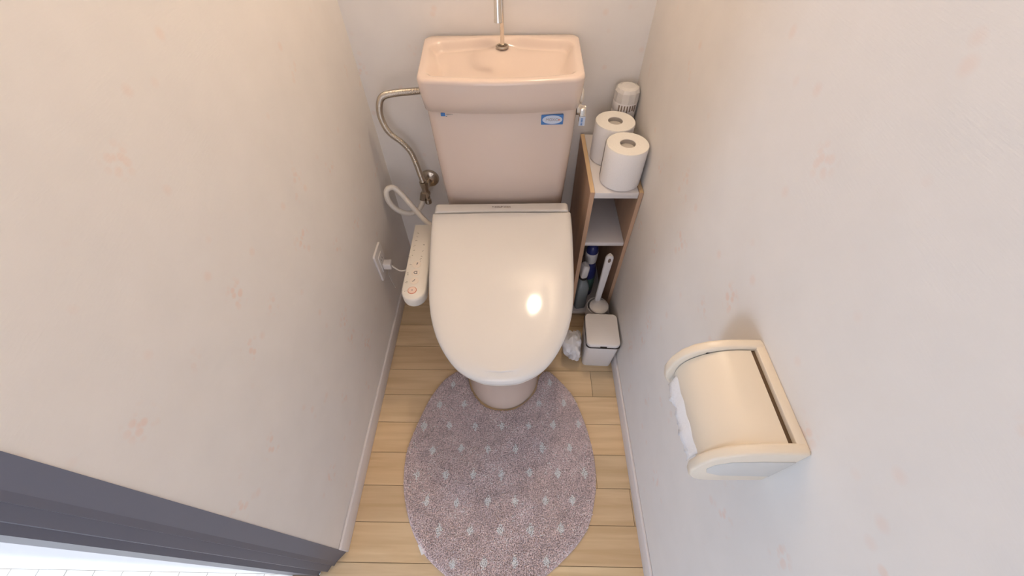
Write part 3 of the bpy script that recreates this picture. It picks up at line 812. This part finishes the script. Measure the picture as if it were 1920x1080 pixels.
bm = B(); loft(bm, [[(x_, y_, z) for x_, y_ in rrect(-0.0105, 0.0105, -0.0655, -0.0600, 0.002, 3)] for z in (0.1465, 0.1545)]); obj('lid_notch', bm, M['dark'], lid_)

# crumpled plastic bag beside the bin
bm = B()
bmesh.ops.create_icosphere(bm, subdivisions=4, radius=1.0)
from mathutils import noise
for v in bm.verts:
    c = v.co.copy()
    n1 = noise.turbulence(c * 0.9 + Vector((3, 1, 2)), 2, True); n2 = abs(noise.noise(c * 2.6)) * 0.22
    r = 0.74 + 0.42 * n1 + n2
    v.co = Vector((c.x * 0.040 * r, c.y * 0.058 * r, max(-0.98, c.z) * 0.056 * r))
    if c.x > 0.3: v.co.x *= 0.6
bmesh.ops.translate(bm, vec=(0.6530, 0.2330, 0.0), verts=bm.verts)
zm = min(v.co.z for v in bm.verts)
bmesh.ops.translate(bm, vec=(0, 0, -zm), verts=bm.verts)
h = obj('plastic_bag', bm, M['film'], ang=0.5)
tag(h, 'crumpled white plastic bag tucked on the left side of the bin', 'plastic bag')

# ------------------------------------------------------------------ paper holder on the right wall
YA, YZ = -0.182, -0.335
t = thing('paper_holder', 'cream toilet paper holder mounted on the right wall', 'paper holder', (W, (YA + YZ) / 2, 0.73))
def hp(x_, z_): return (x_ - W, z_ - 0.73)
YM = (YA + YZ) / 2
prof = [(W, 0.791), (0.771, 0.792), (0.745, 0.7915), (0.722, 0.787), (0.704, 0.778), (0.691, 0.763), (0.683, 0.742), (0.6805, 0.715), (0.686, 0.692), (0.697, 0.676), (0.712, 0.668), (0.74, 0.668), (W, 0.672)]
prof = [hp(*q) for q in prof]
th = 0.014
bm = B(); prism(bm, prof, 'y', YA - YM, YA - YM - th); obj('side_arm', bm, M['cream'], t, bevel=0.0035, seg=3)
# near arm; a thin greyer plate paints the shaded recess on its outer face
bm = B(); prism(bm, prof, 'y', YZ - YM, YZ - YM + th); na = obj('side_arm', bm, M['cream'], t, bevel=0.0035, seg=3)
rp = [hp(*q) for q in ((W - 0.004, 0.763), (0.75, 0.763), (0.715, 0.758), (0.700, 0.745), (0.696, 0.728), (0.702, 0.712), (0.722, 0.700), (W - 0.004, 0.698))]
bm = B(); prism(bm, rp, 'y', YZ - YM - 0.0012, YZ - YM + 0.003); obj('recess_panel', bm, M['cream_shaded'], na, bevel=0.0008)
bm = B(); box(bm, -0.0125, 0, YZ - YM + 0.004, YA - YM - 0.004, 0.660 - 0.73, 0.7905 - 0.73); obj('back_bar', bm, M['cream'], t, bevel=0.001)
bm = B(); box(bm, -0.0190, -0.0125, YZ - YM + th, YA - YM - th, 0.700 - 0.73, 0.7835 - 0.73); obj('hinge_slit', bm, M['brown'], t)
bm = B()
cov = [(0.7735, 0.7865), (0.755, 0.7865), (0.735, 0.783), (0.717, 0.7745), (0.704, 0.762), (0.6965, 0.746), (0.694, 0.728), (0.6955, 0.712)]
cov_c = [Vector((*hp(*q), 0)) for q in cov]; cov_c = catmull(cov_c, 5)
top = [(p.x, p.y) for p in cov_c]; bot = []
for i, p in enumerate(cov_c):
    d_ = (cov_c[min(i+1, len(cov_c)-1)] - cov_c[max(i-1, 0)]).normalized(); bot.append((p.x - d_.y * 0.0 + (-d_.y) * -0.002, p.y + d_.x * 0.002))
pts = top + list(reversed(bot))
prism(bm, pts, 'y', YZ - YM + th + 0.0006, YA - YM - th - 0.0012); obj('flap_cover', bm, M['cream'], t, ang=0.9)
bm = B(); box(bm, -0.075, -0.040, YA - YM - th - 0.0008, YA - YM - th - 0.0002, 0.0405, 0.0475); obj('slot', bm, M['dark'], t)
# the roll it holds
rt = thing('toilet_roll', 'white toilet roll hanging inside the cream wall holder', 'toilet roll', (0.7430, YM, 0.7290), 0, None)
bm = B(); lathe_dir(bm, [(0.018, 0), (0.047, 0), (0.0478, 0.002), (0.0478, 0.110), (0.047, 0.112), (0.018, 0.112)], (0, -0.056, 0), (0, 1, 0), 48)
obj('paper', bm, M['paper'], rt, ang=0.7)
bm = B()
sheet = [(-0.0482, 0.004), (-0.0512, -0.010), (-0.0530, -0.026), (-0.0535, -0.042)]
n = 24; ys_ = [-0.056 + 0.112 * i / n for i in range(n + 1)]
top_ = []
for j, (x_, z_) in enumerate(sheet):
    row = []
    for i, y_ in enumerate(ys_):
        zz = z_
        if j == len(sheet) - 1: zz += 0.010 * math.sin(i * 0.55) * (0.4 + 0.6 * math.sin(i * 1.7)) 
        row.append(bm.verts.new((x_ - 0.0008 * math.sin(i * 0.9 + j), y_, zz)))
    top_.append(row)
for a, b in zip(top_[:-1], top_[1:]):
    for i in range(n): bm.faces.new((a[i], a[i+1], b[i+1], b[i]))
sh_ = obj('loose_sheet', bm, M['paper'], rt, ang=3)
sd = sh_.modifiers.new('thick', 'SOLIDIFY'); sd.thickness = 0.0005

# ------------------------------------------------------------------ rug
rl = [(0.238,0.151),(0.201,0.117),(0.165,0.056),(0.137,-0.027),(0.118,-0.111),(0.121,-0.187),(0.134,-0.242),(0.164,-0.313),(0.204,-0.369),(0.248,-0.405),(0.30,-0.436),(0.355,-0.452)]
rr = [(0.568,0.155),(0.602,0.121),(0.64,0.069),(0.668,-0.007),(0.685,-0.085),(0.69,-0.157),(0.682,-0.223),(0.659,-0.296),(0.624,-0.345),(0.571,-0.391),(0.52,-0.425),(0.465,-0.448)]
rc = [(0.254,0.156),(0.270,0.150),(0.281,0.130),(0.290,0.100),(0.303,0.072),(0.336,0.033),(0.374,0.016),(0.411,0.012),(0.452,0.020),(0.490,0.048),(0.520,0.085),(0.532,0.130),(0.545,0.152),(0.556,0.158)]
rc = [(0.412 + (a - 0.412) * 0.965, 0.14 + (b - 0.14) * 0.965) for a, b in rc]
outline = list(reversed(rl)) + rc + rr + [(0.41, -0.457)]
poly = [(p.x, p.y) for p in catmull([(a, b, 0) for a, b in outline], 6, closed=True)]
cen = Vector((0.405, -0.16))
rug = thing('toilet_rug', 'mauve contour rug with rows of white dots around the toilet base', 'rug', (0.405, -0.15, 0))
def inset_poly(pl, dd):
    n = len(pl); out = []
    for i in range(n):
        a = Vector(pl[i-1]); b = Vector(pl[(i+1) % n]); d_ = (b - a).normalized(); nn = Vector((-d_.y, d_.x))
        out.append((pl[i][0] + nn.x * dd, pl[i][1] + nn.y * dd))
    return out
area2 = sum(poly[i-1][0]*poly[i][1] - poly[i][0]*poly[i-1][1] for i in range(len(poly)))
sg = 1 if area2 > 0 else -1
bm = B()
loft(bm, [[(x_-0.405, y_+0.15, z) for x_, y_ in inset_poly(poly, sg*dd)] for dd, z in ((0.001, 0.0003), (0.0, 0.002), (0.0005, 0.005), (0.003, 0.0065))], cap0=False)
bmesh.ops.triangulate(bm, faces=[f for f in bm.faces if len(f.verts) > 4], ngon_method='EAR_CLIP')
obj('backing', bm, M['rugbase'], rug, ang=0.9)
dots = [(0.238,0.104),(0.566,0.114),(0.2,0.033),(0.281,0.034),(0.527,0.041),(0.607,0.042),(0.159,-0.039),(0.241,-0.036),(0.322,-0.036),(0.407,-0.034),(0.49,-0.033),(0.57,-0.03),(0.651,-0.026),(0.199,-0.111),(0.284,-0.107),(0.367,-0.106),(0.451,-0.104),(0.533,-0.101),(0.616,-0.099),(0.16,-0.182),(0.244,-0.18),(0.328,-0.179),(0.41,-0.177),(0.493,-0.173),(0.576,-0.172),(0.656,-0.171),(0.202,-0.251),(0.286,-0.254),(0.372,-0.248),(0.452,-0.247),(0.536,-0.245),(0.616,-0.242),(0.244,-0.322),(0.33,-0.321),(0.413,-0.318),(0.494,-0.317),(0.576,-0.314),(0.291,-0.396),(0.371,-0.394),(0.453,-0.39),(0.535,-0.388)]
# tufted pile: one mesh of many small tufts
step = 0.00235
xs, ys2 = np.meshgrid(np.arange(0.10, 0.71, step), np.arange(-0.47, 0.17, step))
px = xs.ravel() + rng.normal(0, step*0.3, xs.size); py = ys2.ravel() + rng.normal(0, step*0.3, xs.size)
pl = np.array(inset_poly(poly, sg * 0.002)); inside = np.zeros(px.size, bool)
j = len(pl) - 1
for i in range(len(pl)):
    xi, yi = pl[i]; xj, yj = pl[j]
    cond = ((yi > py) != (yj > py)) & (px < (xj - xi) * (py - yi) / (yj - yi + 1e-12) + xi)
    inside ^= cond; j = i
px, py = px[inside], py[inside]
# distance to edge lowers the tufts
pa = np.array(poly); dmin = np.full(px.size, 9.0)
for i in range(len(pa)): dmin = np.minimum(dmin, (px - pa[i,0])**2 + (py - pa[i,1])**2)
dmin = np.sqrt(dmin); ht = 0.0065 * np.clip(dmin / 0.010, 0.35, 1) * (0.8 + 0.4 * rng.random(px.size))
def fld(x, y, f, s):
    r = np.random.default_rng(s); out = np.zeros_like(x)
    for _ in range(10):
        a = r.random() * 6.283; ph = r.random() * 6.283; k = f * (0.6 + 0.8 * r.random())
        out += np.sin(k * (x * math.cos(a) + y * math.sin(a)) + ph)
    return out / 10
n_ = px.size
lx = 0.0028 * fld(px, py, 45, 1) * 2 + rng.normal(0, 0.0013, n_); ly = 0.0028 * fld(px, py, 45, 2) * 2 - 0.0006 + rng.normal(0, 0.0009, n_)
tr = step * 0.62
V = np.zeros((n_, 7, 3)); ang0 = rng.random(n_) * 6.283
for k in range(3):
    a = ang0 + k * 2.0944
    V[:, k] = np.stack([px + tr*np.cos(a), py + tr*np.sin(a), np.full(n_, 0.0055)], 1)
    V[:, 3+k] = np.stack([px + 0.55*lx + tr*1.45*np.cos(a+0.4), py + 0.55*ly + tr*1.45*np.sin(a+0.4), 0.0055 + ht*0.80], 1)
V[:, 6] = np.stack([px + lx, py + ly, 0.0055 + ht], 1)
V[:, :, 0] -= 0.405; V[:, :, 1] += 0.15
F = []
for k in range(3):
    k2 = (k + 1) % 3
    F += [(k, k2, 3+k2), (k, 3+k2, 3+k), (3+k, 3+k2, 6)]
F = np.array(F); FA = (F[None] + 7 * np.arange(n_)[:, None, None]).reshape(-1, 3)
me = bpy.data.meshes.new('pile')
me.vertices.add(n_ * 7); me.vertices.foreach_set('co', V.reshape(-1))
me.loops.add(FA.size); me.loops.foreach_set('vertex_index', FA.reshape(-1).astype(np.int32))
me.polygons.add(len(FA)); me.polygons.foreach_set('loop_start', np.arange(0, FA.size, 3, dtype=np.int32)); me.polygons.foreach_set('loop_total', np.full(len(FA), 3, dtype=np.int32))
me.update(calc_edges=True)
col = np.tile(np.array([0.80, 0.655, 0.655]), (n_, 1))
col *= (1 + 0.17 * rng.normal(0, 1, n_))[:, None]
col *= (1 + 0.16 * fld(px, py, 140, 5) + 0.12 * fld(px, py, 40, 6))[:, None]
isd = np.zeros(n_, bool)
for dx, dy in dots:
    u = np.abs(px - dx) / (0.0100 * (1 + 0.06*rng.normal(0, 1))); v = np.abs(py - dy) / (0.0150 * (1 + 0.06*rng.normal(0, 1)))
    isd |= (u ** 1.0 + v ** 1.0 + 0.16 * rng.normal(0, 1, n_)) < 1
col[isd] = np.array([0.99, 0.97, 0.95])*1.5 * (1 + 0.05 * rng.normal(0, 1, isd.sum()))[:, None]
ca = me.color_attributes.new('Col', 'FLOAT_COLOR', 'POINT')
cc = np.ones((n_, 7, 4)); cc[:, :, :3] = np.clip(col, 0, 0.97)[:, None, :]
ca.data.foreach_set('color', cc.reshape(-1))
me.materials.append(M['pile'])
o = bpy.data.objects.new('pile', me); C.objects.link(o); o.parent = rug; o['kind'] = 'stuff'
bm = B(); 
a = Vector((0.1995, -0.352)); b = Vector((0.2130, -0.374)); d_ = (b - a); nn = Vector((-d_.y, d_.x)).normalized() * -0.010
q = [a + nn * -0.2, b + nn * -0.2, b + nn * 0.9, a + nn * 0.9]
prism(bm, [(p.x - 0.405, p.y + 0.15) for p in q], 'z', 0.0066, 0.0078)
obj('care_tag', bm, M['tag'], rug)
